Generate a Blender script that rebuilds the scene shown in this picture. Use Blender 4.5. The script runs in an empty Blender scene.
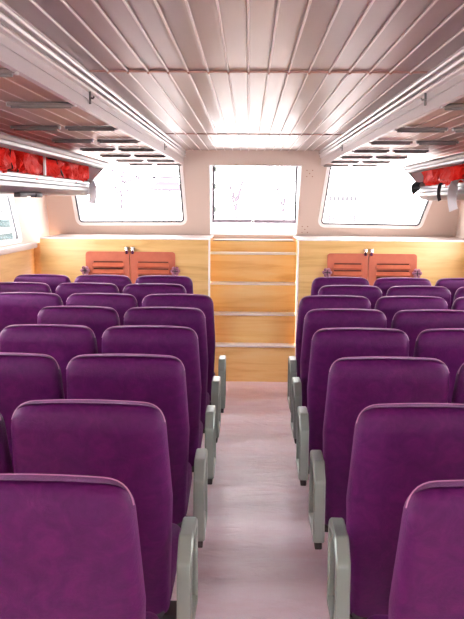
import bpy, bmesh, math, random
from math import sin, cos, pi, radians, tan, sqrt, atan2, hypot
from mathutils import Vector, Matrix, noise

random.seed(7)
SC = bpy.context.scene
COL = SC.collection
CX = 0.028            # middle of the aisle

# ------------------------------------------------------------------ materials
def lin(r, g, b):
    f = lambda c: (c / 255 / 12.92) if c / 255 <= .04045 else ((c / 255 + .055) / 1.055) ** 2.4
    return (f(r), f(g), f(b), 1)

def new_mat(name, col, rough=.5, metal=0., **kw):
    m = bpy.data.materials.new(name); m.use_nodes = True
    b = m.node_tree.nodes['Principled BSDF']
    b.inputs['Base Color'].default_value = col
    b.inputs['Roughness'].default_value = rough
    b.inputs['Metallic'].default_value = metal
    for k, v in kw.items():
        b.inputs[k].default_value = v
    return m

def nd(m, t, **props):
    n = m.node_tree.nodes.new(t)
    for k, v in props.items(): setattr(n, k, v)
    return n

def bsdf(m): return m.node_tree.nodes['Principled BSDF']

def noise_node(m, scale, stretch=(1, 1, 1), detail=4, coord='Object', rough=.5, dist=0):
    tc = nd(m, 'ShaderNodeTexCoord'); mp = nd(m, 'ShaderNodeMapping')
    mp.inputs['Scale'].default_value = stretch
    n = nd(m, 'ShaderNodeTexNoise'); n.inputs['Scale'].default_value = scale
    n.inputs['Detail'].default_value = detail; n.inputs['Roughness'].default_value = rough
    n.inputs['Distortion'].default_value = dist
    L = m.node_tree.links
    L.new(tc.outputs[coord], mp.inputs['Vector']); L.new(mp.outputs['Vector'], n.inputs['Vector'])
    return n

def ramp(m, fac, stops):
    r = nd(m, 'ShaderNodeValToRGB'); e = r.color_ramp.elements
    e[0].position, e[0].color = stops[0]; e[1].position, e[1].color = stops[-1]
    for p, c in stops[1:-1]:
        x = e.new(p); x.color = c
    m.node_tree.links.new(fac, r.inputs['Fac']); return r

def col_noise(m, n, stops):
    r = ramp(m, n.outputs['Fac'], stops)
    m.node_tree.links.new(r.outputs['Color'], bsdf(m).inputs['Base Color'])

def bump(m, n, strength, dist=.01):
    b = nd(m, 'ShaderNodeBump'); b.inputs['Strength'].default_value = strength
    b.inputs['Distance'].default_value = dist
    m.node_tree.links.new(n.outputs['Fac'], b.inputs['Height'])
    m.node_tree.links.new(b.outputs['Normal'], bsdf(m).inputs['Normal'])

def rough_noise(m, n, lo, hi):
    r = nd(m, 'ShaderNodeMapRange'); r.inputs['To Min'].default_value = lo; r.inputs['To Max'].default_value = hi
    m.node_tree.links.new(n.outputs['Fac'], r.inputs['Value'])
    m.node_tree.links.new(r.outputs['Result'], bsdf(m).inputs['Roughness'])

M = {}
# purple velvet
m = M['velvet'] = new_mat('purple_velvet', lin(70, 14, 70), .55)
bsdf(m).inputs['Sheen Weight'].default_value = .17
bsdf(m).inputs['Sheen Roughness'].default_value = .35
bsdf(m).inputs['Sheen Tint'].default_value = lin(236, 140, 226)
bsdf(m).inputs['Specular IOR Level'].default_value = .25
n = noise_node(m, 16, (1, 1, 1), 8, rough=.7, dist=1.2)
col_noise(m, n, [(.25, lin(68, 6, 72)), (.5, lin(82, 12, 82)), (.75, lin(98, 18, 92))])
n2 = noise_node(m, 60, (1, 1, 1), 6, rough=.7, dist=1.5); bump(m, n2, .35, .006)
M['rim_light'] = new_mat('mauve_painted_rim_light', lin(184, 126, 166), .6)  # pale colour painting the backlit rim of the velvet
# metals / paints
m = M['arm'] = new_mat('satin_aluminium_arm', lin(140, 150, 141), .34, .25)
m = M['alu'] = new_mat('brushed_aluminium', lin(152, 146, 147), .55, .12)
n = noise_node(m, 30, (1, .03, 1), 4); rough_noise(m, n, .25, .42)
m = M['slat'] = new_mat('ceiling_slat_metal', lin(172, 155, 153), .32, .75)
n = noise_node(m, 5, (6, .35, 1), 5, rough=.6); rough_noise(m, n, .3, .4)
m = M['slat_side'] = new_mat('side_ceiling_slat_metal', lin(200, 164, 152), .36, .5)
m = M['beam'] = new_mat('pale_painted_beam', lin(206, 195, 196), .3, .3)
m = M['wall'] = new_mat('beige_wall_paint', lin(204, 184, 172), .6)
n = noise_node(m, 300, detail=2); bump(m, n, .05, .002)
m = M['white'] = new_mat('white_paint', lin(242, 240, 238), .4)
m = M['sill'] = new_mat('cream_ledge_paint', lin(160, 145, 136), .55)
m = M['ledge'] = new_mat('grey_ledge_paint', lin(190, 178, 174), .5)
m = M['hatch'] = new_mat('mauve_grey_hatch_metal', lin(118, 104, 113), .45, .1)
m = M['gasket'] = new_mat('dark_rubber', lin(60, 58, 62), .6)
m = M['bar'] = new_mat('dark_grey_bar', lin(122, 114, 112), .5, .1)
m = M['brown'] = new_mat('brown_joint_strip', lin(196, 154, 140), .45, .1)
m = M['foot'] = new_mat('dark_plastic', lin(52, 40, 42), .6)
m = M['steel'] = new_mat('dark_steel_leg', lin(90, 90, 92), .4, .8)
m = M['chrome'] = new_mat('chrome', lin(225, 225, 225), .12, 1)
m = M['strap_black'] = new_mat('black_webbing', lin(28, 22, 24), .7)
m = M['strap_grey'] = bpy.data.materials.new('translucent_grey_webbing'); m.use_nodes = True
_nt = m.node_tree; _t = _nt.nodes.new('ShaderNodeBsdfTranslucent'); _t.inputs['Color'].default_value = lin(225, 222, 224)
_x = _nt.nodes.new('ShaderNodeMixShader'); bsdf(m).inputs['Base Color'].default_value = lin(214, 212, 212)
bsdf(m).inputs['Roughness'].default_value = .7
_x.inputs[0].default_value = .75; _nt.links.new(bsdf(m).outputs[0], _x.inputs[1]); _nt.links.new(_t.outputs[0], _x.inputs[2])
_nt.links.new(_x.outputs[0], _nt.nodes['Material Output'].inputs['Surface'])
m = M['knob'] = new_mat('mauve_plastic_knob', lin(176, 120, 140), .4)
m = M['knob_dark'] = new_mat('dark_knob_centre', lin(92, 60, 74), .4)
m = M['screw'] = new_mat('brown_screw_head', lin(150, 104, 92), .5)
M['cavity_shade'] = new_mat('painted_cavity_shade', lin(96, 48, 38), .6)  # dark colour standing in for shade behind the louvres
m = M['plate'] = new_mat('grey_plastic_plate', lin(205, 200, 202), .5)
m = M['jacket'] = new_mat('red_nylon', lin(244, 40, 28), .55, **{'Specular IOR Level': .2})
n = noise_node(m, 13, detail=4, dist=1.8); bump(m, n, .9, .03)
m = M['door'] = new_mat('terracotta_louvre_paint', lin(196, 106, 78), .45)
n = noise_node(m, 9, detail=4); col_noise(m, n, [(.3, lin(188, 98, 72)), (.7, lin(203, 114, 84))])

def wood(name, a, b, c, ax):
    m = new_mat(name, a, .38)
    st = (.7, 6, 9) if ax == 'x' else (9, .7, 9)
    n = noise_node(m, 1.6, st, 7, rough=.62, dist=.9)
    col_noise(m, n, [(.28, a), (.5, b), (.74, c)])
    rough_noise(m, n, .33, .45)
    return m
M['wood'] = wood('pale_oak_laminate', lin(206, 160, 92), lin(226, 186, 118), lin(236, 200, 136), 'x')
M['wood_y'] = wood('pale_oak_laminate_side', lin(204, 156, 100), lin(222, 180, 122), lin(232, 194, 140), 'y')
M['wood_stair'] = wood('honey_oak_laminate', lin(236, 182, 104), lin(252, 208, 134), lin(255, 220, 152), 'x')

# floor: pinkish vinyl under a loose clear film
m = M['floor'] = new_mat('pink_vinyl_floor', lin(226, 194, 194), .3)
n = noise_node(m, 3.2, (.5, 1.6, 1), 7, rough=.6, dist=.8)
col_noise(m, n, [(.25, lin(242, 212, 222)), (.5, lin(250, 228, 240)), (.75, lin(255, 242, 250))])
n3 = noise_node(m, 3.2, (.8, 1.7, 1), 7, rough=.62, dist=2.2); bump(m, n3, .8, .02)
rough_noise(m, n3, .34, .6)
bsdf(m).inputs['Coat Weight'].default_value = .2
bsdf(m).inputs['Coat Roughness'].default_value = .3

# glass
m = M['glass'] = bpy.data.materials.new('window_glass'); m.use_nodes = True
nt = m.node_tree; nt.nodes.clear()
o = nt.nodes.new('ShaderNodeOutputMaterial'); mx = nt.nodes.new('ShaderNodeMixShader')
tr = nt.nodes.new('ShaderNodeBsdfTransparent'); gl = nt.nodes.new('ShaderNodeBsdfGlossy')
tr.inputs['Color'].default_value = (.96, .97, .97, 1); gl.inputs['Roughness'].default_value = .02
lw = nt.nodes.new('ShaderNodeFresnel'); lw.inputs['IOR'].default_value = 1.25
ge = nt.nodes.new('ShaderNodeNewGeometry'); mu = nt.nodes.new('ShaderNodeMath'); mu.operation = 'MULTIPLY'; iv = nt.nodes.new('ShaderNodeMath'); iv.operation = 'SUBTRACT'
iv.inputs[0].default_value = 1; nt.links.new(ge.outputs['Backfacing'], iv.inputs[1])      # only the entry side of a pane mirrors
nt.links.new(lw.outputs[0], mu.inputs[0]); nt.links.new(iv.outputs[0], mu.inputs[1]); nt.links.new(mu.outputs[0], mx.inputs['Fac']); nt.links.new(tr.outputs[0], mx.inputs[1])
nt.links.new(gl.outputs[0], mx.inputs[2]); nt.links.new(mx.outputs[0], o.inputs['Surface'])

# ------------------------------------------------------------------ object helpers
def finish(name, me, mat, parent=None, loc=None, smooth=True, angle=35):
    o = bpy.data.objects.new(name, me); COL.objects.link(o)
    if mat is not None: me.materials.append(M[mat] if isinstance(mat, str) else mat)
    if smooth:
        me.shade_smooth(); me.set_sharp_from_angle(angle=radians(angle))
    if parent: o.parent = parent
    if loc is not None: o.location = loc
    return o

def obj(name, bm, mat, parent=None, loc=None, smooth=True, angle=35):
    bmesh.ops.recalc_face_normals(bm, faces=bm.faces[:])
    me = bpy.data.meshes.new(name); bm.to_mesh(me); bm.free()
    return finish(name, me, mat, parent, loc, smooth, angle)

def empty(name, loc=(0, 0, 0)):
    o = bpy.data.objects.new(name, None); COL.objects.link(o); o.location = loc
    o.empty_display_size = .1; return o

def tag(o, label, cat, group=None):
    o['label'] = label; o['category'] = cat
    if group: o['group'] = group
    return o

def struct(o, label=None):
    o['kind'] = 'structure'
    if label: o['label'] = label
    return o

def stuff(o, label, cat):
    o['kind'] = 'stuff'; o['label'] = label; o['category'] = cat; return o

def add_box(bm, x0, x1, y0, y1, z0, z1, bev=0, seg=2):
    r = bmesh.ops.create_cube(bm, size=1)
    vs = r['verts']
    for v in vs:
        v.co = Vector(((x0 + x1) / 2 + v.co.x * (x1 - x0), (y0 + y1) / 2 + v.co.y * (y1 - y0), (z0 + z1) / 2 + v.co.z * (z1 - z0)))
    if bev:
        es = {e for v in vs for e in v.link_edges}
        bmesh.ops.bevel(bm, geom=list(es), offset=bev, segments=seg, affect='EDGES', profile=.5)
    return bm

def box(*a, **k): return add_box(bmesh.new(), *a, **k)

def round_poly(pts, seg=5):
    """pts: (x, y, r) -> rounded closed polygon"""
    out = []; n = len(pts)
    for i in range(n):
        p = Vector(pts[i][:2]); r = pts[i][2]
        a = Vector(pts[i - 1][:2]); b = Vector(pts[(i + 1) % n][:2])
        if r <= 0: out.append(p); continue
        d1 = (a - p).normalized(); d2 = (b - p).normalized()
        ang = d1.angle(d2); t = min(r / tan(ang / 2), (a - p).length * .49, (b - p).length * .49)
        p1 = p + d1 * t; p2 = p + d2 * t
        for k in range(seg + 1):
            s = k / seg
            out.append((1 - s) ** 2 * p1 + 2 * s * (1 - s) * p + s * s * p2)
    return out

def prism(bm, pts, axis, a, b, bev=0):
    """closed 2D polygon extruded along an axis. axis 'y': pts=(x,z); 'x': pts=(y,z); 'z': pts=(x,y)"""
    def P(p, t):
        if axis == 'y': return (p[0], t, p[1])
        if axis == 'x': return (t, p[0], p[1])
        return (p[0], p[1], t)
    A = [bm.verts.new(P(p, a)) for p in pts]; B = [bm.verts.new(P(p, b)) for p in pts]
    n = len(pts)
    f1 = bm.faces.new(A); f2 = bm.faces.new(B[::-1])
    for i in range(n): bm.faces.new((A[i], B[i], B[(i + 1) % n], A[(i + 1) % n]))
    if bev:
        es = list(f1.edges) + list(f2.edges)
        bmesh.ops.bevel(bm, geom=es, offset=bev, segments=2, affect='EDGES', profile=.5)
    return bm

def tube(bm, path, r, n=8, closed=False):
    path = [Vector(p) for p in path]; rings = []
    up0 = None; N = len(path)
    for i, p in enumerate(path):
        a = path[i - 1] if (i > 0 or closed) else p
        b = path[(i + 1) % N] if (i < N - 1 or closed) else p
        t = (b - a).normalized()
        if up0 is None:
            up0 = Vector((0, 0, 1)) if abs(t.z) < .9 else Vector((1, 0, 0))
        u = (up0 - t * up0.dot(t)).normalized(); up0 = u; v = t.cross(u)
        rr = r[i] if isinstance(r, (list, tuple)) else r
        rings.append([bm.verts.new(p + u * (rr * cos(2 * pi * k / n)) + v * (rr * sin(2 * pi * k / n))) for k in range(n)])
    for i in range(N if closed else N - 1):
        A, B = rings[i], rings[(i + 1) % N]
        for k in range(n): bm.faces.new((A[k], A[(k + 1) % n], B[(k + 1) % n], B[k]))
    if not closed:
        bm.faces.new(rings[0][::-1]); bm.faces.new(rings[-1])
    return bm

def ribbon(bm, path, normals, half_w, th):
    """flat strap with thickness following path"""
    path = [Vector(p) for p in path]; R = []
    for i, p in enumerate(path):
        t = (path[min(i + 1, len(path) - 1)] - path[max(i - 1, 0)]).normalized()
        nn = Vector(normals[i]).normalized(); s = t.cross(nn).normalized()
        R.append([bm.verts.new(p + s * half_w), bm.verts.new(p - s * half_w),
                  bm.verts.new(p - s * half_w + nn * th), bm.verts.new(p + s * half_w + nn * th)])
    for i in range(len(R) - 1):
        for k in range(4): bm.faces.new((R[i][k], R[i][(k + 1) % 4], R[i + 1][(k + 1) % 4], R[i + 1][k]))
    bm.faces.new(R[0][::-1]); bm.faces.new(R[-1])
    return bm

def holed_slab(outer, holes, th, xf):
    """2D outline with holes -> slab mesh of thickness th, through a 2D curve; xf maps Vector(u, v, w) to the world"""
    cu = bpy.data.curves.new('outline', 'CURVE'); cu.dimensions = '2D'; cu.fill_mode = 'BOTH'
    cu.extrude = th / 2
    for loop in [outer] + holes:
        s = cu.splines.new('POLY'); s.points.add(len(loop) - 1); s.use_cyclic_u = True
        for p, q in zip(s.points, loop): p.co = (q[0], q[1], 0, 1)
    t = bpy.data.objects.new('outline', cu); COL.objects.link(t)
    dg = bpy.context.evaluated_depsgraph_get()
    me = bpy.data.meshes.new_from_object(t.evaluated_get(dg))
    bpy.data.objects.remove(t); bpy.data.curves.remove(cu)
    bm = bmesh.new(); bm.from_mesh(me); bpy.data.meshes.remove(me)
    bmesh.ops.remove_doubles(bm, verts=bm.verts[:], dist=1e-5)
    for v in bm.verts: v.co = xf(v.co)
    return bm

def inset_poly(pts, d):
    """inset a closed polygon by d (positive shrinks); works for either winding"""
    P = [Vector(p[:2]) for p in pts]; n = len(P)
    area = sum(P[i].x * P[(i + 1) % n].y - P[(i + 1) % n].x * P[i].y for i in range(n))
    s = 1 if area > 0 else -1; out = []
    for i in range(n):
        a, p, b = P[i - 1], P[i], P[(i + 1) % n]
        e1 = (p - a); e2 = (b - p)
        if e1.length < 1e-7: e1 = e2
        if e2.length < 1e-7: e2 = e1
        e1.normalize(); e2.normalize()
        n1 = Vector((-e1.y, e1.x)) * s; n2 = Vector((-e2.y, e2.x)) * s
        nn = (n1 + n2)
        nn = nn / max(.35, nn.length_squared / 2)
        out.append(p + nn * d)
    return out

# ------------------------------------------------------------------ the shell
YB = 8.28        # front wall at ledge height
ZC, ZS = 2.205, 2.07   # middle ceiling, side ceilings
XL, XR = -2.06, 2.12
Y0 = -1.4
PANEL_Y, PANEL_Z = 7.48, 1.345
SX0, SX1 = -.358, .452   # stair well
LEAN = .30               # the glazed wall leans back into the cabin by this much over .9 m

struct(obj('floor', box(XL - .1, XR + .1, Y0, 8.6, -.06, 0), 'floor'), 'pale pink glossy floor of the cabin aisle')

# middle ceiling of metal slats
def slat_profile(x0, x1, z, w, lip, dish):
    pts = []; n = max(1, round((x1 - x0) / w)); w = (x1 - x0) / n
    for i in range(n):
        a = x0 + i * w
        pts += [(a, z), (a + .0004, z - lip * .6), (a + .0018, z - lip * .92), (a + .004, z - lip), (a + .0062, z - lip * .92), (a + .0078, z - lip * .6), (a + .0082, z - .0015)]
        for k in range(1, 8):
            s = k / 8
            pts.append((a + .0085 + (w - .0115) * s, z - .0015 + dish * 4 * s * (1 - s)))
        pts.append((a + w - .003, z - .0015))
    pts.append((x1, z))
    return pts + [(x1, z + .03), (x0, z + .03)]
HX = .665
M['lip'] = new_mat('slat_seam_painted_glint', lin(232, 220, 218), .38, .4)  # lighter copy of the slat metal, a glint painted on the lips
def seam_lips(o, z):
    o.data.materials.append(M['lip'])
    for p in o.data.polygons:
        if len(p.vertices) == 4 and all(o.data.vertices[v].co.z < z for v in p.vertices): p.material_index = 1
def yface(Z): return YB - LEAN * (Z - PANEL_Z) / .9
ce = struct(obj('ceiling', prism(bmesh.new(), slat_profile(CX - HX, CX + HX, ZC, .0765, .008, .0007), 'y', Y0, yface(2.2)), 'slat', angle=40),
       'middle ceiling of long pinkish metal slats')
seam_lips(ce, ZC - .004)
for k, (y, r) in enumerate(((3.2, .0045), (6.08, .0045))):
    bm = bmesh.new(); add_box(bm, CX - HX + .01, CX + HX - .01, y - r, y + r, ZC - .0085, ZC + .004, .002)
    for i in range(17):
        x = CX - HX + (i + .02) * (2 * HX / 17) + .004
        add_box(bm, x - .0045, x + .0045, y - r - .003, y + r + .004, ZC - .014, ZC - .004, .002)
    struct(obj('trim_%d' % (k + 1), bm, 'brown'), 'brown strip across the ceiling slats')
# stepped cornices between the middle and side ceilings
for side, sg, nm in (('left', -1, 3), ('right', 1, 4)):
    xa = CX + sg * HX
    P = [(0, ZC + .03), (0, ZC - .006), (-.006, ZC - .009), (-.008, ZC - .016), (-.004, ZC - .022), (.014, ZC - .026), (.014, ZC - .031), (-.002, ZC - .034), (-.005, ZC - .041), (-.001, ZC - .048),
         (.016, ZC - .052), (.016, ZC - .056), (.002, ZC - .059), (.0, ZC - .065), (.004, ZC - .070), (.018, ZC - .074), (.017, ZC - .1), (.021, ZC - .102), (.017, ZC - .104), (.015, ZS - .012), (.028, ZS - .016), (.034, ZS - .008), (.034, ZC + .03)]
    bm = prism(bmesh.new(), [(xa + sg * (p[0] - .006), p[1]) for p in P], 'y', Y0, yface(2.15) - .0)
    struct(obj('trim_%d' % nm, bm, 'beam', angle=30), 'pale stepped cornice along the %s of the middle ceiling' % side)
    xo = XL - .05 if sg < 0 else XR + .05
    a, b = sorted((xa + sg * .02, xo))
    cs = struct(obj('ceiling_' + side, prism(bmesh.new(), slat_profile(a, b, ZS, .09, .004, .0008), 'y', Y0, yface(2.05)), 'slat_side', angle=40),
           'low %s ceiling of metal slats above the luggage rack' % side)
    seam_lips(cs, ZS - .002)

# glazed front wall, leaning; u = x, v = height, w = thickness
def fw(p): return Vector((p.x, YB - LEAN * (p.y - PANEL_Z) / .9 + p.z + .03, p.y))
WINL = [(-1.745, 1.475, .05), (-.655, 1.485, .05), (-.690, 2.10, .03), (-1.80, 2.10, .04)]
WINR = [(.728, 1.475, .05), (1.74, 1.465, .05), (1.92, 2.10, .04), (.80, 2.10, .03)]
HAT = [(SX0 - .042, 1.362, .02), (SX1 + .045, 1.362, .02), (SX1 + .07, 2.062, .02), (SX0 - .042, 2.062, .02)]
hl, hr, hh = round_poly(WINL), round_poly(WINR), round_poly(HAT)
wf = struct(obj('wall_front', holed_slab([(XL - .05, 1.0), (XR + .05, 1.0), (XR + .05, 2.3), (XL - .05, 2.3)], [hl, hr, hh], .06, fw), 'wall', angle=30),
            'beige front wall with three windows')
def screws(cx, cz):
    for dx, dz in ((0, 0), (.028, .03), (-.028, .03), (.028, -.03), (-.028, -.03)):
        bm = bmesh.new()
        bmesh.ops.create_uvsphere(bm, u_segments=10, v_segments=6, radius=.006)
        for v in bm.verts: v.co.y *= .5
        p = fw(Vector((cx + dx, cz + dz, -.03)))
        obj('screw', bm, 'screw', wf, p)
screws(.60, 1.985); screws(.575, 1.425)

def ring(name, loop, d0, d1, w0, w1, mat, parent, xf):
    """frame between loop inset d0 and inset d1, from depth w0 to w1"""
    A = inset_poly(loop, d0); B = inset_poly(loop, d1); bm = bmesh.new(); n = len(loop)
    V = [[bm.verts.new(xf(Vector((p.x, p.y, w)))) for p in L] for L, w in ((A, w0), (B, w0), (B, w1), (A, w1))]
    for k in range(4):
        X, Y = V[k], V[(k + 1) % 4]
        for i in range(n): bm.faces.new((X[i], X[(i + 1) % n], Y[(i + 1) % n], Y[i]))
    return obj(name, bm, mat, parent, angle=30)

def pane(loop, d, w, parent, xf, th=.006):
    A = inset_poly(loop, d); bm = bmesh.new()
    a = [bm.verts.new(xf(Vector((p.x, p.y, w)))) for p in A]; b = [bm.verts.new(xf(Vector((p.x, p.y, w + th)))) for p in A]
    bm.faces.new(a); bm.faces.new(b[::-1]); n = len(a)
    for i in range(n): bm.faces.new((a[i], b[i], b[(i + 1) % n], a[(i + 1) % n]))
    return obj('pane', bm, 'glass', parent, smooth=False)

for i, (lp, s) in enumerate(((hl, 'left'), (hr, 'right'))):
    w = struct(ring('window_%d' % (i + 1), lp, -.028, .004, -.045, .03, 'white', None, fw), '%s front window in a white rounded frame' % s)
    ring('gasket', lp, .003, .020, -.036, .02, 'gasket', w, fw)
    pane(lp, .008, 0, w, fw)

# the hatch window over the stairs: deep box with an upright sash
hb = bmesh.new()
def hquad(a, b, c, d): hb.faces.new([hb.verts.new(p) for p in (a, b, c, d)])
HY = 8.62
F = [fw(Vector((p[0], p[1], -.034))) for p in HAT]
Bk = [Vector((SX0 - .046, HY, 1.465)), Vector((SX1 + .07, HY, 1.465)), Vector((SX1 + .072, HY, 2.15)), Vector((SX0 - .046, HY, 2.15))]
for i in range(4): hquad(F[i], F[(i + 1) % 4], Bk[(i + 1) % 4], Bk[i])
bmesh.ops.remove_doubles(hb, verts=hb.verts[:], dist=1e-5)
bmesh.ops.recalc_face_normals(hb, faces=hb.faces[:])
bmesh.ops.solidify(hb, geom=hb.faces[:], thickness=.012)
hw = struct(obj('window_3', hb, 'white', smooth=False), 'square hatch window over the stairs in a deep pale frame')
sash = [(SX0 - .04, 1.48, .02), (SX1 + .065, 1.48, .02), (SX1 + .067, 2.145, .02), (SX0 - .04, 2.145, .02)]
sl = round_poly(sash)
def hx(p): return Vector((p.x, HY - .05 + p.z, p.y))
sb = ring('sash_frame', sl, .0, .018, -.015, .03, 'hatch', hw, hx)
ring('gasket', sl, .018, .034, -.008, .02, 'gasket', hw, hx)
obj('bottom_rail', box(SX0 - .03, SX1 + .055, HY - .07, HY - .03, 1.478, 1.516, bev=.006), 'hatch', hw)
pane(sl, .02, 0, hw, hx)
bm = bmesh.new(); add_box(bm, .02, .06, HY - .105, HY - .062, 1.476, 1.502, .006); add_box(bm, .032, .048, HY - .12, HY - .1, 1.466, 1.506, .005)
obj('handle', bm, 'chrome', hw)
for z in (1.62, 1.86, 2.04):
    obj('hinge', box(SX0 - .004, SX0 + .016, HY - .09, HY - .06, z - .03, z + .03, bev=.004), 'arm', hw)

# lower wood panelling left and right of the stairs
for side, xa, xb in (('left', -1.955, SX0), ('right', SX1, XR)):
    p = struct(obj('wall_front_' + side, box(xa + (0 if side == 'left' else .018), xb - (.018 if side == 'left' else 0), PANEL_Y, PANEL_Y + .03, 0, PANEL_Z, bev=.002), 'wood'), 'oak panelling below the %s front window' % side)
    obj('top_trim', box(xa, xb, PANEL_Y - .003, PANEL_Y + .03, PANEL_Z, PANEL_Z + .016, bev=.003), 'white', p)
    obj('ledge', box(xa, xb, PANEL_Y + .03, YB + .02, PANEL_Z, PANEL_Z + .014, bev=.004), 'sill', p)
    xs = xb if side == 'left' else xa
    s = -1 if side == 'left' else 1
    a, b = sorted((xs, xs + s * .018))
    obj('edge_trim', box(a, b, PANEL_Y, PANEL_Y + .02, 0, PANEL_Z + .001, bev=.002), 'white', p)
    a, b = sorted((xs + s * .036, xs + s * .06))
    obj('stairwell_cheek', box(a, b, PANEL_Y + .03, 8.6, 0, PANEL_Z, bev=.002), 'wood_stair', p)
struct(obj('wall_front_corner', box(XL, -1.955, 7.58, 7.62, 0, 1.30, bev=.002), 'wood_y'), 'oak return in the left corner')

# stairs
st = empty('staircase', (CX + .019, PANEL_Y, 0))
tag(st, 'steep oak staircase with white step edges at the end of the aisle', 'stairs')
zt = [0, .354, .639, .921, 1.208, 1.325]
for i in range(5):
    y = .13 * i; fl = .0065 * i
    bm = box(SX0 + .001 - fl - st.location.x, SX1 - .001 + fl - st.location.x, y + .004, y + .024, zt[i], zt[i + 1] - (.018 if i < 4 else .012), bev=.001)
    obj('riser', bm, 'wood_stair', st)
    if i < 4:
        bm = box(SX0 + .001 - fl - st.location.x, SX1 - .001 + fl - st.location.x, y - .012, y + .14, zt[i + 1] - .02, zt[i + 1], bev=.005)
        obj('tread', bm, 'white', st)
obj('landing', box(SX0 + .001 - st.location.x, SX1 - .001 - st.location.x, .52, .80, 1.313, 1.325, bev=.003), 'sill', st)

# side walls with their windows and a sill ledge
def side_wall(side, X, sg):
    def xf(p): return Vector((X + sg * (p.z + .03), p.x, p.y))
    wins = []
    for yb in (7.28, 5.5, 3.72, 1.95):
        wins.append(round_poly([(yb - 1.35, 1.325, .05), (yb, 1.325, .05), (yb - .42, 1.93, .05), (yb - 1.62, 1.93, .05)]))
    struct(obj('wall_' + side, holed_slab([(Y0, 0), (8.5, 0), (8.5, 2.3), (Y0, 2.3)], wins, .06, xf), 'wall', angle=30), 'beige %s side wall' % side)
    for i, lp in enumerate(wins):
        w = struct(ring('window_%d' % (4 + i + (0 if sg < 0 else 4)), lp, -.004, .03, -.034, .03, 'white', None, xf), 'slanted side window')
        ring('gasket', lp, .03, .038, -.006, .01, 'gasket', w, xf); pane(lp, .036, 0, w, xf)
    a, b = sorted((X - sg * .055, X))
    struct(obj('trim_%d' % (5 if sg < 0 else 6), box(a, b, Y0, 7.6 if sg < 0 else 7.5, 1.255, 1.31, bev=.01), 'ledge'), 'grey sill along the %s side wall' % side)
    a, b = sorted((X - sg * .02, X))
    struct(obj('wall_%s_lower' % side, box(a, b, Y0, 7.6 if sg < 0 else 7.5, 0, 1.26), 'wood_y', smooth=False), 'oak panelling of the %s side wall' % side)
side_wall('left', XL, -1); side_wall('right', XR, 1)

rear = [round_poly([(a, .95, .05), (b, .95, .05), (b, 1.95, .05), (a, 1.95, .05)]) for a, b in ()]
door = [(-.14, .02), (.2, .02), (.2, 2.0), (-.14, 2.0)]  # added slit in the unseen wall, sized for the daylight it admits
struct(obj('wall_back', holed_slab([(XL, 0), (XR, 0), (XR, 2.3), (XL, 2.3)], rear + [door], .06, lambda p: Vector((p.x, Y0 + p.z, p.y))), 'wall', angle=30), 'rear wall behind the camera')

# ------------------------------------------------------------------ louvred cupboards in the panelling
def cupboard(x0, x1, xm, side):
    t = empty('cupboard', ((x0 + x1) / 2, PANEL_Y, 0)); ox = t.location.x
    tag(t, 'terracotta louvred cupboard below the %s front window' % side, 'cupboard')
    zt_, zb = 1.232, .004
    for a, b, k in ((x0, xm - .003, 0), (xm + .003, x1, 1)):
        w = b - a
        tl, trr = (.035, .004) if k == 0 else (.004, .035)
        outer = round_poly([(a, zb, .004), (b, zb, .004), (b, zt_, trr), (a, zt_, tl)])
        holes = []; zz = zt_ - .112
        while zz > .72:
            holes.append([(a + w * .17, zz - .021), (b - w * .15, zz - .021), (b - w * .15, zz + .021), (a + w * .17, zz + .021)]); zz -= .064
        bm = holed_slab(outer, holes, .022, lambda p: Vector((p.x - ox, -.012 + p.z, p.y)))
        for h in holes:                                   # tilted louvre blades and a dark sheet painting the shade in the cavity
            z = h[0][1] + .021
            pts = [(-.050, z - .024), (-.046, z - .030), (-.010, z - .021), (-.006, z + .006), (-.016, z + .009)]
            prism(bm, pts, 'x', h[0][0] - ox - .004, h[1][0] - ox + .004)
        obj('cavity_shade_sheet', box(a + .02 - ox, b - .02 - ox, -.0009, 0, zb + .6, zt_ - .05), 'cavity_shade', t, smooth=False)
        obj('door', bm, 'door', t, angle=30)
        xl = xm + (-.028 if k == 0 else .028) - ox
        lb = bmesh.new()
        add_box(lb, xl - .013, xl + .013, -.036, -.02, zt_ - .02, zt_ + .03, .004)
        add_box(lb, xl - .008, xl + .008, -.046, -.034, zt_ - .01, zt_ + .036, .004)
        add_box(lb, xl - .016, xl + .016, -.03, 0, zt_ + .02, zt_ + .045, .004)
        obj('latch', lb, 'chrome', t)
        xk = (a - .002 if k == 0 else b + .002) - ox
        kb = bmesh.new()
        for q in range(6):
            an = q * pi / 3
            bmesh.ops.create_uvsphere(kb, u_segments=10, v_segments=8, radius=.018, matrix=Matrix.Translation((xk + .028 * cos(an), -.04, 1.055 + .028 * sin(an))))
        bmesh.ops.create_cone(kb, cap_ends=True, segments=16, radius1=.026, radius2=.03, depth=.04, matrix=Matrix.Translation((xk, -.02, 1.055)) @ Matrix.Rotation(pi / 2, 4, 'X'))
        ko = obj('knob', kb, 'knob', t)
        cb = bmesh.new(); add_box(cb, xk - .004, xk + .004, -.062, -.04, 1.028, 1.082, .002); add_box(cb, xk - .027, xk + .027, -.062, -.04, 1.051, 1.059, .002)
        obj('knob_cross', cb, 'knob_dark', ko)
    return t
cupboard(-1.525, -.685, -1.11, 'left'); cupboard(.735, 1.565, 1.115, 'right')

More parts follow.
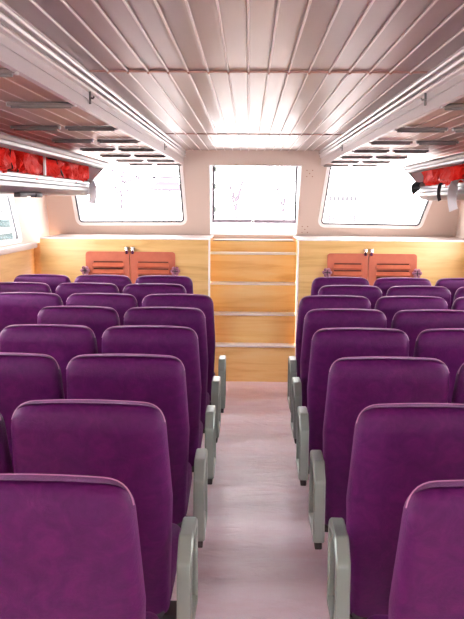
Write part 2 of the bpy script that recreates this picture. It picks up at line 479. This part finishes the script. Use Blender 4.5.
# ------------------------------------------------------------------ seats
ZT = 1.094; TR = tan(radians(15))
def back_outline():
    pts = [(-.222, .33, .04), (.222, .33, .04), (.245, .78, .05), (.230, ZT, .068), (-.230, ZT, .068), (-.245, .78, .05)]
    L = round_poly(pts, 8)
    out = []
    for i in range(len(L)):                               # subdivide long runs so the crown and recline bend smoothly
        a, b = L[i], L[(i + 1) % len(L)]
        k = max(1, int((b - a).length / .03))
        for q in range(k): out.append(a.lerp(b, q / k))
    return out
def crown(x, z): return z + (  .009 * (1 - (x / .23) ** 2) if z > ZT - .12 else 0) * min(1, max(0, (z - ZT + .12) / .12))
def backrest_mesh():
    O = back_outline(); bm = bmesh.new(); T = .105; R = .036
    cz = lambda p: Vector((p.x * .0, .33 + (ZT - .33) * min(.78, max(.22, (p.y - .33) / (ZT - .33)))))
    def pt(p, d, front):
        q = p if d == 0 else (p + (cz(p) - p).normalized() * min(d, (cz(p) - p).length * .98))
        dd = min(d, R); yb = R - sqrt(max(0, R * R - (R - dd) ** 2))
        x, z = q.x, crown(q.x, q.y)
        z0 = ZT - .075
        roll = .044 * max(0, (z - z0) / .085) ** 1.4
        bulge = .012 * (1 - (x / .24) ** 2) * sin(pi * min(1, max(0, (z - .33) / (ZT - .33))))
        if front: y = T - yb + .5 * bulge - .6 * roll
        else: y = yb + roll - bulge
        return Vector((x, y + TR * (ZT - z), z))
    ds = [.0, .004, .01, .018, .028, .04, .055, .075, .1, .13, .17, .22, .3]
    rings = [[bm.verts.new(pt(p, d, False)) for p in O] for d in ds[::-1]] + [[bm.verts.new(pt(p, d, True)) for p in O] for d in ds]
    n = len(O)
    for A, B in zip(rings, rings[1:]):
        for i in range(n):
            try: bm.faces.new((A[i], A[(i + 1) % n], B[(i + 1) % n], B[i]))
            except ValueError: pass
    bm.faces.new(rings[0]); bm.faces.new(rings[-1][::-1])
    bmesh.ops.remove_doubles(bm, verts=bm.verts[:], dist=.0006)
    bmesh.ops.triangulate(bm, faces=[f for f in bm.faces if len(f.verts) > 4])
    return bm
def rim_light_mesh():  # tube added along the top edge to draw the light rim
    O = back_outline(); pts = [p for p in O if p.y > ZT - .05]
    right = sorted([p for p in pts], key=lambda p: atan2(p.y - .9, p.x))
    path = []
    for p in right:
        z = crown(p.x, p.y); roll = .044 * max(0, (z - (ZT - .075)) / .085) ** 1.4
        path.append((p.x, .037 + roll + TR * (ZT - z), z - .0006))
    return tube(bmesh.new(), path, .0028, 6)

def cushion_mesh():
    bm = box(-.228, .228, .235, .66, .36, .47, bev=.035, seg=4)
    for v in bm.verts:
        if v.co.z > .42: v.co.z += .015 * (1 - (v.co.x / .24) ** 2)
        v.co.z += (v.co.y - .45) * .06
    return bm
def frame_mesh():
    bm = box(-.2, .2, .27, .62, .325, .362, bev=.006)
    add_box(bm, -.21, -.17, .2, .3, .33, .42, .005); add_box(bm, .17, .21, .2, .3, .33, .42, .005)
    return bm
def leg_mesh(y):
    bm = bmesh.new()
    add_box(bm, -.018, .018, y - .018, y + .018, .012, .33, .005)
    add_box(bm, -.05, .05, y - .04, y + .04, 0, .014, .004)
    return bm
def arm_mesh(ya=.04, yb=.315, z0=.345, z1=.665, w=.046):
    L = round_poly([(ya, z0, .012), (yb, z0, .02), (yb, z1 - .03, .05), (yb - .05, z1, .05), (ya + .075, z1, .03), (ya + .004, z1 - .065, .03)], 6)
    I = inset_poly(L, .034); bm = bmesh.new(); n = len(L)
    e = .005
    secs = [(inset_poly(L, e), -w / 2), (L, -w / 2 + e), (L, w / 2 - e), (inset_poly(L, e), w / 2), (inset_poly(I, -e), w / 2), (I, w / 2 - e), (I, -w / 2 + e), (inset_poly(I, -e), -w / 2)]
    V = [[bm.verts.new((x, p.x, p.y)) for p in S] for S, x in secs]
    for k in range(8):
        A, B = V[k], V[(k + 1) % 8]
        for i in range(n): bm.faces.new((A[i], A[(i + 1) % n], B[(i + 1) % n], B[i]))
    return bm
def arm_foot_mesh(sg):
    bm = box(-.014, .014, .05, .305, .315, .348, bev=.004)
    a, b = sorted((sg * .012, sg * .13))
    add_box(bm, a, b, .2, .3, .325, .35, .004)
    return bm

def make_seat(arm):
    t = empty('passenger_seat')
    obj('backrest', backrest_mesh(), 'velvet', t, angle=60)
    obj('rim_light', rim_light_mesh(), 'rim_light', t)
    obj('seat_cushion', cushion_mesh(), 'velvet', t, angle=60)
    obj('seat_frame', frame_mesh(), 'steel', t)
    for y in (.32, .56): obj('leg', leg_mesh(y), 'steel', t)
    if arm:
        a = obj('armrest', arm_mesh(), 'arm', t, (arm * (.290 if arm > 0 else .261), 0, 0), angle=30)
        obj('bracket', arm_foot_mesh(-arm), 'foot', a)
    return t
def dup(root, loc, rz=0):
    r = root.copy(); COL.objects.link(r); r.location = loc; r.rotation_euler = (0, 0, rz)
    for ch in list(root.children):
        c = ch.copy(); COL.objects.link(c); c.parent = r
        for g in list(ch.children):
            d = g.copy(); COL.objects.link(d); d.parent = c
    return r

ROWS = {8: 1.612, 7: 2.275, 6: 3.01, 5: 3.75, 4: 4.44, 3: 5.10, 2: 5.76, 1: 6.40}
ORD = {8: 'nearest row', 7: 'second nearest row', 6: 'third nearest row', 5: 'fourth nearest row',
       4: 'fifth nearest row', 3: 'third farthest row', 2: 'second farthest row', 1: 'farthest row'}
protos = {}
used = set()
DX = .497
def place(side, row, k):
    sg = -1 if side == 'left' else 1
    arm = 0 if (k or row < 3) else -sg
    first = arm not in protos
    if first: protos[arm] = make_seat(arm)
    base = .503 if row >= 3 else .745
    x = CX + sg * (base + DX * k) + random.uniform(-.004, .004)
    x += ({3: .02, 2: .03, 1: .03} if side == 'left' else {4: .022, 5: .014, 6: .026, 7: .03, 8: .052, 3: .03, 2: -.025, 1: -.022}).get(row, 0)
    y = ROWS[row] + random.uniform(-.008, .008)
    o = protos[arm] if first else dup(protos[arm], (0, 0, 0))
    o.location = (x, y, 0); o.rotation_euler = (0, 0, radians(random.uniform(-.7, .7)))
    where = ['aisle-side seat', 'middle seat', 'window-side seat'][k]
    ar = ' with grey armrest' if arm else ''
    tag(o, 'purple velvet %s%s, %s, %s of the aisle' % (where, ar, ORD[row], side), 'seat', 'purple passenger seats')
for row, nl, nr in ((8, 1, 1), (7, 2, 1), (6, 2, 2), (5, 2, 2), (4, 2, 2), (3, 3, 3), (2, 3, 3), (1, 3, 3)):
    for k in range(nl): place('left', row, k)
    for k in range(nr): place('right', row, k)

# ------------------------------------------------------------------ luggage racks
YE = 6.3
def rack(side, sg, xt, xb):
    """xt/xb: distance of upper and lower rail from the aisle side, absolute x"""
    Xw = XL if sg < 0 else XR
    t = empty('luggage_rack', (Xw, YE, 1.72))
    drop = 0 if sg < 0 else .018
    tag(t, 'aluminium overhead rack on the %s wall holding red life jackets' % side, 'rack')
    ox, oy, oz = t.location
    S = lambda pts: [(x - ox, z - oz) for x, z in pts]
    y0, y1 = 1.6 - oy, 0
    q = lambda d: sg * d
    # upper rail: a sloping stepped profile
    top = [(xt, 1.995), (xt + q(-.004), 1.985), (xt + q(.004), 1.972), (xt + q(.016), 1.968), (xt + q(.02), 1.955), (xt + q(.055), 1.945), (xt + q(.075), 1.948),
           (xt + q(.075), 1.96), (xt + q(.05), 1.985), (xt + q(.05), 2.0), (xt + q(.02), 2.004)]
    obj('upper_rail', prism(bmesh.new(), S(top), 'y', y0, y1), 'alu', t, angle=30)
    low = [(xb, 1.85), (xb + q(-.012), 1.842), (xb + q(-.012), 1.826), (xb + q(-.004), 1.82), (xb + q(-.004), 1.805), (xb + q(-.014), 1.795), (xb + q(-.012), 1.775),
           (xb + q(.004), 1.755), (xb + q(.03), 1.742), (xb + q(.08), 1.738), (xb + q(.08), 1.752), (xb + q(.03), 1.765), (xb + q(.03), 1.85)]
    obj('lower_rail', prism(bmesh.new(), S(low), 'y', y0, y1), 'alu', t, angle=30)
    a, b = sorted((xb + q(.06) - ox, 0))
    obj('shelf', box(a, b, y0, y1, 1.738 - oz, 1.752 - oz, bev=.003), 'beam', t)
    # end plate
    ep = S([(xt + q(.006), 1.985), (xt + q(.02), 1.992), (Xw - sg * .001, 1.992), (Xw - sg * .001, 1.75), (xb + q(.01), 1.75), (xb + q(-.008), 1.85)])
    obj('end_plate', prism(bmesh.new(), ep, 'y', -.012, .004), 'plate', t)
    for yd in ((4.93, 2.2) if sg < 0 else (4.5, 2.2)):
        dv = S([(xb + q(.008), 1.845), (xb + q(.02), 1.845), (xb + q(.02), 2.04), (xb + q(.008), 2.04)])
        obj('divider', prism(bmesh.new(), dv, 'y', yd - oy - .012, yd - oy + .012), 'white', t)
    # dark finger latch on the underside
    t.location.z -= drop
    yl = 4.62 if sg < 0 else 4.6
    lb = bmesh.new()
    for ya, yb in ((-.24, -.1), (.1, .24)): add_box(lb, xb + q(.03) - ox - .018, xb + q(.03) - ox + .018, yl - oy + ya, yl - oy + yb, 1.718 - oz, 1.744 - oz, .004)
    add_box(lb, xb + q(.03) - ox - .012, xb + q(.03) - ox + .012, yl - oy - .2, yl - oy + .2, 1.727 - oz, 1.744 - oz, .004)
    obj('latch', lb, 'foot', t)
    return t
LT, LB, RT, RB = -1.09, -1.235, 1.185, 1.325
rack('left', -1, LT, LB); rack('right', 1, RT, RB)

# ------------------------------------------------------------------ life jackets
def jacket(cx, cy, cz, hx_, hy, hz, seed, label, straps, group):
    off = Vector((seed * 7.3, seed * 3.1, seed * 1.7))
    def surf(d):
        d = d.normalized()
        e = .5
        sp = Vector([math.copysign(abs(c) ** e, c) for c in d])
        k = 1 / max(1e-6, (abs(sp.x) ** 2.6 + abs(sp.y) ** 2.6 + abs(sp.z) ** 2.6) ** (1 / 2.6))
        sp *= k
        p = Vector((sp.x * hx_, sp.y * hy, sp.z * hz))
        q = Vector((p.x * 9, p.y * 9, p.z * 11)) + off
        wv = Vector((noise.noise(q * .7), noise.noise(q * .7 + Vector((9, 2, 4))), noise.noise(q * .7 + Vector((3, 8, 1)))))
        r1 = 1 - abs(noise.noise(q + wv * 1.2)) * 2.0
        r2 = 1 - abs(noise.noise(q * 2.3 + wv)) * 2
        r3 = noise.noise(q * .45)
        amp = min(hx_, hz) * .95
        return p + p.normalized() * amp * (.44 * r1 + .16 * r2 + .15 * r3 - .30)
    bm = bmesh.new(); bmesh.ops.create_icosphere(bm, subdivisions=5, radius=1)
    for v in bm.verts: v.co = surf(v.co)
    zmin = min(v.co.z for v in bm.verts)
    t = obj('life_jacket', bm, 'jacket', None, (cx, cy, cz), angle=75)
    tag(t, label, 'life jacket', group)
    fs = 1 if cx < 0 else -1
    for (ya, za, yb, zb_) in straps:
        path = []; nor = []
        for i in range(9):
            s = i / 8
            d = Vector((fs * .8, (ya + (yb - ya) * s), (za + (zb_ - za) * s)))
            p = surf(d) ; path.append(p + Vector((fs * .004, 0, .001))); nor.append((fs, 0, .25))
        obj('strap', ribbon(bmesh.new(), path, nor, .013, .004), 'strap_black', t)
    return t
JG = 'red life jackets in the racks'
lj = [(3.56, .27, 'red life jacket at the picture edge of the left rack', [(.4, 1, .9, .1)]),
      (4.08, .27, 'red life jacket with a black strap, middle of the left rack', [(-.2, .6, .3, -.3)]),
      (4.6, .27, 'red life jacket in the left rack just before the white divider', [(-.9, .3, -.1, -.8)]),
      (5.2, .24, 'red life jacket in the left rack just past the white divider', [(-.6, .9, .1, -.1)]),
      (5.62, .22, 'second red life jacket past the divider in the left rack', []),
      (6.03, .22, 'red life jacket against the grey end plate of the left rack', [])]
for i, (y, hy, lb, sp) in enumerate(lj):
    jacket(-1.455, y, 1.905, .225, hy * 1.1, .135, 3 + i, lb, sp, JG)
rj = [(5.97, .30, 'rounded red life jacket nearest the end plate in the right rack', []),
      (5.42, .26, 'red life jacket in the right rack beside the black strap', []),
      (4.82, .22, 'red life jacket at the picture edge of the right rack', [(.6, .8, 1.2, -.2)])]
for i, (y, hy, lb, sp) in enumerate(rj):
    jacket(1.54, y, 1.894, .23, hy * 1.1, .122, 21 + i, lb, sp, JG)

# loose straps hanging from the racks
def hang(x, y, z, L, w, fx, mat, label, sway=.02):
    """a strap draped over the lower rail: its flat side faces along the cabin"""
    path = []; nor = []
    for i in range(18):
        s = i / 17
        if s < .3:
            a = s / .3; p = (x - fx * .05 * (1 - a), y, z + .012 * sin(pi * a) + .004)
        else:
            a = (s - .3) / .7; p = (x + fx * (.012 + .006 * sin(3 * a)), y + sway * sin(3.2 * a), z - L * a)
        tw = min(1, max(0, (s - .25) / .2))
        nn = Vector((0, 0, 1)) * (1 - tw) + Vector((.35 * sin(5 * s) + fx * .3, -1, 0)) * tw
        path.append(p); nor.append(nn)
    o = obj('webbing_strap', ribbon(bmesh.new(), path, nor, w, .003), mat, None)
    return tag(o, label, 'strap', 'straps hanging from the racks')
hang(LB + .02, 6.16, 1.85, .17, .028, 1, 'strap_grey', 'pale strap end hanging off the left rack by the end plate')
hang(RB - .025, 5.1, 1.832, .175, .028, -1, 'strap_grey', 'wide grey strap hanging from the right rack', sway=.035)
hang(RB - .02, 5.5, 1.832, .115, .012, -1, 'strap_black', 'short black strap hanging from the right rack')
hang(RB - .03, 6.22, 1.842, .06, .035, -1, 'steel', 'dark cloth flap at the end of the right rack')

# ------------------------------------------------------------------ bars under the side ceilings
BY = [2.30, 3.06, 4.02, 4.86, 5.66, 6.42, 7.18, 7.9]
PL = ['nearest', 'second nearest', 'third nearest', 'fourth', 'fifth', 'third farthest', 'second farthest', 'farthest']
for sg, side in ((-1, 'left'), (1, 'right')):
    ys = BY
    for i, y in enumerate(ys):
        for k, (a, b) in enumerate(((.685, .935), (.968, 1.205))):
            if i < 2 and k == 1: continue
            if i == 0 and sg > 0: continue
            x0, x1 = sorted((CX + sg * a, CX + sg * b))
            xm = (x0 + x1) / 2; z = 2.053
            o = empty('ceiling_bar', (xm, y, z))
            w = (x1 - x0) / 2
            bm = prism(bmesh.new(), round_poly([(-.017, -.002, .003), (.017, -.002, .003), (.019, .010, .003), (.0, .014, 0), (-.019, .010, .003)], 2), 'x', -w, w)
            add_box(bm, -w + .01, w - .01, -.006, .006, -.010, -.001, .002)
            obj('rail', bm, 'bar', o)
            for s in (-1, 1):
                c = bmesh.new(); add_box(c, s * (w - .002) - .008, s * (w - .002) + .008, -.012, .012, -.004, .014, .003)
                obj('clip', c, 'plate', o)
            nm = {'left': 'left', 'right': 'right'}[side]
            tag(o, 'dark grey bar under the %s ceiling, %s row, %s piece' % (nm, PL[i], 'inner' if k == 0 else 'outer'), 'bar', 'bars under the side ceilings')

# small dark hooks on the cornices
for sg, side in ((-1, 'left'), (1, 'right')):
    for y, nr in ((3.28, 'near the first ceiling strip'), (6.15, 'far, close to the front wall')):
        x = CX + sg * (HX + .004)
        bm = bmesh.new(); s = -sg
        add_box(bm, x - .004, x + .004, y - .006, y + .006, ZC - .12, ZC - .062, .002)
        tube(bm, [(x, y, ZC - .095), (x + s * .012, y, ZC - .098), (x + s * .016, y, ZC - .09)], .004, 6)
        tag(obj('hook', bm, 'bar'), 'small dark hook on the %s cornice, %s' % (side, nr), 'hook', 'hooks on the cornices')

# ------------------------------------------------------------------ the harbour outside
M['quay'] = new_mat('pale_concrete', lin(180, 178, 176), .8)
M['ext_mauve'] = new_mat('overexposed_tint_roof_tiles', (.092, .078, .09, 1), .8)  # mauve cast of overexposure put into the roof colour
M['ext_leaf'] = new_mat('overexposed_tint_leaf', (.095, .075, .092, 1), .8)  # leaf colour holds the pink cast of the overexposed view
M['ext_trunk'] = new_mat('grey_bark', (.1, .082, .097, 1), .8)
M['ext_white'] = new_mat('white_render', lin(205, 203, 200), .8)
M['ext_grey'] = new_mat('grey_railing_paint', (.075, .07, .076, 1), .7)
M['hull'] = new_mat('teal_grey_hull', (.050, .066, .066, 1), .9)
for k in ('ext_mauve', 'ext_leaf', 'ext_trunk', 'ext_grey', 'hull'): bsdf(M[k]).inputs['Specular IOR Level'].default_value = 0
GZ = -.5
struct(obj('ground', box(-60, 60, 9.5, 120, GZ - .2, GZ), 'quay', smooth=False), 'pale quay outside the front windows')
def at(x, y, Y): return ((x - 249) * Y / 800, Y, 1.7 + (202 - y) * Y / 800)
# pavilion
pv = empty('pavilion', (at(168, 0, 40)[0], 40, GZ)); tag(pv, 'pavilion with a tiered roof, faint through the left front window', 'pavilion')
bm = bmesh.new()
add_box(bm, -.75, .75, -.6, .6, 0, .2); obj('plinth', bm, 'ext_white', pv)
for x in (-.65, .65):
    for y in (-.5, .5): obj('column', box(x - .06, x + .06, y - .06, y + .06, .2, 2.75), 'ext_white', pv)
def roof(z, hw, h, top):
    bm = bmesh.new(); N = 8; rg = []
    for i in range(N + 1):
        s = i / N; r = hw * (1 - s) + top * s; zz = z + h * s ** 1.7
        rg.append([bm.verts.new((sx * r, sy * r * .8, zz + (.10 * (1 - s) ** 3 if True else 0))) for sx, sy in ((-1, -1), (0, -1.02), (1, -1), (1.02, 0), (1, 1), (0, 1.02), (-1, 1), (-1.02, 0))])
        for k in (1, 3, 5, 7): rg[-1][k].co.z -= .10 * (1 - s) ** 3
    for A, B in zip(rg, rg[1:]):
        for k in range(8): bm.faces.new((A[k], A[(k + 1) % 8], B[(k + 1) % 8], B[k]))
    bm.faces.new(rg[0][::-1]); bm.faces.new(rg[-1]); return bm
obj('lower_roof', roof(2.7, 1.05, .45, .5), 'ext_mauve', pv)
obj('upper_roof', roof(3.3, .7, .5, .06), 'ext_mauve', pv)
bm = bmesh.new(); add_box(bm, -.45, .45, -.36, .36, 3.1, 3.35); obj('lantern', bm, 'ext_white', pv)
# quay railing
p0 = at(154, 0, 36); rl = empty('quay_railing', (p0[0], 36, GZ)); tag(rl, 'grey quay railing in front of the pavilion', 'railing')
L_ = 1.15
for i in range(11): obj('baluster', tube(bmesh.new(), [(i * L_ / 10, 0, 0), (i * L_ / 10, 0, 2.15 + .1 * (i % 3))], .022, 6), 'ext_grey', rl)
bm = bmesh.new(); tube(bm, [(0, 0, 1.95), (L_, 0, 1.95)], .03, 6); tube(bm, [(0, 0, 1.6), (L_, 0, 1.6)], .02, 6); obj('handrail', bm, 'ext_grey', rl)
# trees, their leaf colour carrying the pink overexposure tint
def tree(x, y, Y, rx, rz, seed, label, n=420):
    rd = random.Random(seed); c = at(x, y, Y)
    t = empty('tree', (c[0], Y, GZ)); tag(t, label, 'tree', 'trees on the quay')
    h = c[2] - GZ; bm = bmesh.new()
    tube(bm, [(.1, 0, 0), (.04, 0, h * .4), (0, 0, h * .8)], [.06, .05, .03], 7)
    for k in range(7):
        an = rd.uniform(0, 2 * pi); e = (cos(an) * rx * .8, sin(an) * rx * .5, h + rd.uniform(-.4, .7) * rz)
        tube(bm, [(0, 0, h * rd.uniform(.5, .75)), (e[0] * .5, e[1] * .5, (h * .8 + e[2]) / 2), e], [.04, .03, .014], 5)
    obj('trunk', bm, 'ext_trunk', t)
    bm = bmesh.new()
    cl = [(rd.gauss(0, .45) * rx, rd.gauss(0, .4) * rx, h + rd.gauss(0, .4) * rz) for _ in range(9)]
    for k in range(n):
        q = rd.choice(cl); p = Vector((q[0] + rd.gauss(0, .16) * rx, q[1] + rd.gauss(0, .16) * rx, q[2] + rd.gauss(0, .16) * rz))
        s = rd.uniform(.05, .11); mt = Matrix.Translation(p) @ Matrix.Rotation(rd.uniform(0, 6), 4, Vector((rd.uniform(-1, 1), rd.uniform(-1, 1), rd.uniform(-1, 1))).normalized())
        vs = [bm.verts.new(mt @ Vector(a)) for a in ((-s, 0, 0), (0, -s * .6, .02), (s, 0, 0), (0, s * .6, .02))]
        bm.faces.new(vs)
    obj('leaves', bm, 'ext_leaf', t)
tree(122, 180, 44, 1.4, .9, 1, 'pale tree beside the pavilion, through the left front window')
tree(236, 180, 40, .9, .9, 2, 'pale tree in the left half of the hatch window', 150)
tree(283, 188, 42, .9, 1.1, 3, 'pale tree at the right of the hatch window', 130)
# low harbour building to the right
q0 = at(326, 0, 44); q1 = at(359, 0, 44)
hb_ = empty('harbour_building', (q0[0], 44, GZ)); tag(hb_, 'low white harbour building, faint through the right front window', 'building')
W_ = q1[0] - q0[0]; bm = bmesh.new(); add_box(bm, 0, W_, 0, 2, 0, 3.6); obj('wall', bm, 'ext_white', hb_)
bm = bmesh.new(); add_box(bm, -.06, W_ + .06, -.12, 2.1, 2.62, 2.70); obj('cornice', bm, 'ext_mauve', hb_)
for i in range(7):
    x = .12 + i * (W_ - .24) / 7
    bm = bmesh.new(); add_box(bm, x, x + .14, -.03, .02, 2.3, 2.52); obj('window', bm, 'ext_grey', hb_)
    bm = bmesh.new(); add_box(bm, x, x + .09, -.03, .02, 1.15 + .06 * (i % 3), 1.55); obj('window', bm, 'ext_grey', hb_)
# sailing boat with rigging
c = at(376, 0, 38); sbt = empty('sailing_boat', (c[0], 38, GZ)); tag(sbt, 'moored boat with mast and rigging, faint through the right front window', 'boat')
bm = prism(bmesh.new(), [(-1.1, .3), (1.9, .3), (2.3, 1.1), (-1.2, 1.0)], 'y', -.5, .5); obj('hull', bm, 'ext_white', sbt)
bm = bmesh.new(); tube(bm, [(0, 0, .9), (0, 0, 3.9)], .03, 6); obj('mast', bm, 'ext_grey', sbt)
bm = bmesh.new()
for e in ((1.9, 1.1), (-1.1, 1.0), (.9, 2.9)): tube(bm, [(0, 0, 3.8 if e[1] < 2 else 2.5), (e[0], 0, e[1])], .012, 5)
obj('rigging', bm, 'ext_grey', sbt)
# neighbouring ferry seen through the left side window
nf = empty('ferry', (-5.2, 16, GZ)); tag(nf, 'teal grey side of a neighbouring ferry, through the left side window', 'boat')
bm = prism(bmesh.new(), [(-6, 0), (5.6, 0), (6, 2.9), (-6, 2.9)], 'x', -1.6, 0); obj('hull', bm, 'hull', nf)
bm = bmesh.new(); add_box(bm, -.02, .05, -6, 5.8, 1.50, 1.62, .02); obj('rubbing_strake', bm, 'ext_white', nf)
for i in range(6): obj('window', box(-.02, .02, -5 + i * 1.7, -4.3 + i * 1.7, 1.8, 2.2, .05), 'gasket', nf)

# ------------------------------------------------------------------ light and camera
w = bpy.data.worlds.new('sky'); SC.world = w; w.use_nodes = True
bg = w.node_tree.nodes['Background']; bg.inputs['Color'].default_value = (1, .965, .99, 1); bg.inputs['Strength'].default_value = 12.0

cam = bpy.data.cameras.new('camera'); co = bpy.data.objects.new('camera', cam); COL.objects.link(co)
cam.sensor_fit = 'VERTICAL'; cam.sensor_height = 36; cam.lens = 36 * 800 / 619
cam.clip_start = .05
R = Matrix.Rotation(radians(1.15321), 4, 'Z') @ Matrix.Rotation(pi / 2 - radians(7.66144), 4, 'X') @ Matrix.Rotation(radians(.4), 4, 'Z')
co.matrix_world = Matrix.Translation((0, 0, 1.7)) @ R
SC.camera = co
vs = SC.view_settings
vs.view_transform = 'Standard'; vs.look = 'None'; vs.exposure = .65; vs.gamma = 1; vs.use_curve_mapping = False
